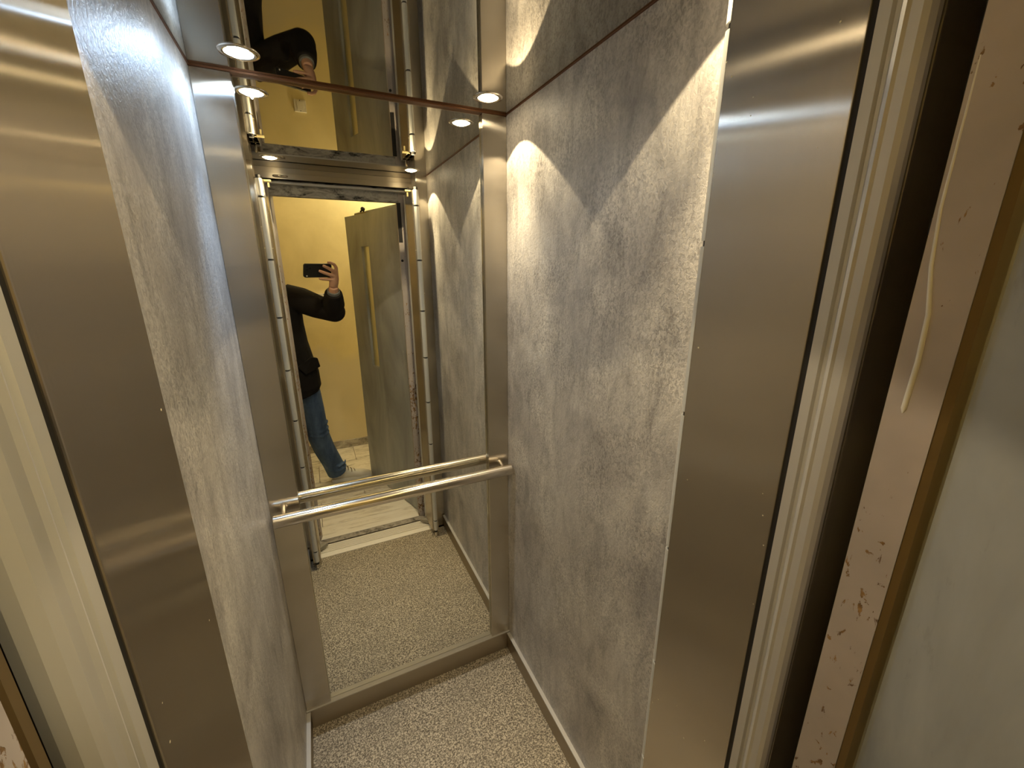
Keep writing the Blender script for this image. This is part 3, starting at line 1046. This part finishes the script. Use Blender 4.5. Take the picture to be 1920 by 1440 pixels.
for k in range(5):      # folds at the elbow
    a = ELB.lerp(SHO_R, 0.1 + 0.13 * k)
    tube(bm, [a + Vector((0.0, 0.045, 0.062)), a + Vector((0.005, 0.075, 0.01)), a + Vector((-0.01, 0.05, -0.055))], [0.006, 0.010, 0.006], 8)
jk = fuse('jacket', bm, 'jacket', 0.006, ps, 4)
tag(jk, 'dark brown-black loose jacket')
bm = bmesh.new()
ellipse_loft(bm, [((-0.097, -1.750, 1.54), (0.092, 0, 0), (0, 0.085, 0)), ((-0.099, -1.745, 1.59), (0.082, 0, 0), (0, 0.080, 0)), ((-0.099, -1.745, 1.60), (0.070, 0, 0), (0, 0.070, 0))], 28)
fuse('collar', bm, 'jacket', 0.006, jk, 3)
# pocket flap
bm = bmesh.new()
pf = [(0.060, 1.012), (0.150, 1.062), (0.186, 1.045), (0.196, 0.985), (0.105, 0.955)]
a = [bm.verts.new((x, -1.610 - max(0, x - 0.10) * 0.9, z)) for x, z in pf]
b = [bm.verts.new((x - 0.004, -1.640 - max(0, x - 0.10) * 0.9, z)) for x, z in pf]
bm.faces.new(a)
bm.faces.new(b[::-1])
for i in range(5):
    bm.faces.new((a[i], b[i], b[(i + 1) % 5], a[(i + 1) % 5]))
link('pocket_flap', bm, 'jacket', jk, bevel=0.004)
# shirt cuff
bm = bmesh.new()
tube(bm, [CUF.lerp(WRI, -0.2), CUF.lerp(WRI, 0.35)], [0.040, 0.037], 20)
link('shirt_cuff', bm, 'shirt', jk, smooth=True)

# jeans
bm = bmesh.new()
ellipse_loft(bm, [((-0.04, -1.75, 0.80), (0.16, 0, 0), (0, 0.115, 0)), ((-0.042, -1.75, 0.93), (0.18, 0, 0), (0, 0.125, 0)), ((-0.045, -1.75, 1.00), (0.172, 0, 0), (0, 0.12, 0))], 28)
tube(bm, [(0.055, -1.75, 0.90), (0.088, -1.77, 0.78), (0.104, -1.78, 0.66), (0.114, -1.797, 0.52), (0.122, -1.805, 0.45), (0.150, -1.84, 0.32), (0.190, -1.876, 0.19), (0.217, -1.897, 0.085)],
     [0.098, 0.090, 0.082, 0.077, 0.075, 0.073, 0.071, 0.072], 22)
tube(bm, [(-0.135, -1.75, 0.90), (-0.155, -1.75, 0.78), (-0.175, -1.75, 0.66), (-0.198, -1.755, 0.50), (-0.215, -1.77, 0.34), (-0.232, -1.79, 0.19), (-0.24, -1.797, 0.085)], [0.098, 0.090, 0.082, 0.075, 0.073, 0.071, 0.073], 22)
for k, z in enumerate((0.545, 0.50, 0.465, 0.17, 0.135)):     # creases behind the knee and at the hem
    cx = 0.114 if k < 3 else 0.205
    cy = -1.80 if k < 3 else -1.885
    tube(bm, [(cx - 0.05, cy + 0.062, z + 0.012), (cx + 0.03, cy + 0.073, z - 0.004), (cx + 0.075, cy + 0.03, z + 0.004), (cx + 0.082, cy - 0.01, z + 0.01)], [0.005, 0.008, 0.009, 0.005], 8)
jn = fuse('jeans', bm, 'denim', 0.006, ps, 3)
tag(jn, 'faded blue denim jeans')


# shoes
def shoe(heel, toe):
    heel, toe = Vector(heel), Vector(toe)
    d = (toe - heel).normalized()
    sd = Vector((-d.y, d.x, 0))
    L = (toe - heel).length
    zv = Vector((0, 0, 1))
    st = [(0.0, 0.026), (0.04, 0.036), (0.12, 0.037), (0.35, 0.035), (0.55, 0.042), (0.75, 0.048), (0.90, 0.040), (0.98, 0.022)]
    bm = bmesh.new()
    left = [heel + d * (L * t) + sd * w_ for t, w_ in st]
    right = [heel + d * (L * t) - sd * w_ for t, w_ in st]
    pts = [(p.x, p.y) for p in right] + [(p.x, p.y) for p in left[::-1]]
    prism(bm, pts, 0.001, 0.028)
    so = link('sole', bm, 'shoe_sole', None, bevel=0.004)
    bm = bmesh.new()
    rings = []
    for t, w_, h in ((0.03, 0.026, 0.085), (0.10, 0.033, 0.098), (0.25, 0.035, 0.100), (0.40, 0.036, 0.092), (0.55, 0.040, 0.075), (0.72, 0.045, 0.060), (0.87, 0.040, 0.050), (0.96, 0.024, 0.040)):
        c = heel + d * (L * t)
        rings.append((c + zv * (0.018 + h / 2 - 0.01), sd * w_, zv * (h / 2)))
    ellipse_loft(bm, rings, 20)
    up = fuse('upper', bm, 'shoe_white', 0.004, None, 3)
    laces = []
    for k in range(4):
        t = 0.40 + 0.075 * k
        c = heel + d * (L * t) + zv * (0.110 - 0.012 * k - (0.006 if k else 0))
        bm = bmesh.new()
        tube(bm, [c - sd * 0.030 - zv * 0.018, c - sd * 0.012 + zv * 0.001, c + sd * 0.012 + zv * 0.001 + d * 0.010, c + sd * 0.030 - zv * 0.018 + d * 0.012], 0.0034, 8)
        laces.append(link('lace', bm, 'lace', None, smooth=True))
    return so, up, laces


for nm, h, t_, lab in (('sneaker', (0.170, -1.925, 0), (0.475, -1.885, 0), 'off white laced sneaker turned sideways'),
                       ('sneaker', (-0.235, -1.86, 0), (-0.285, -1.56, 0), 'off white laced sneaker pointing at the lift')):
    so, up, laces = shoe(h, t_)
    up.name = nm
    up.parent = ps
    tag(up, lab)
    so.parent = up
    for l_ in laces:
        l_.parent = up
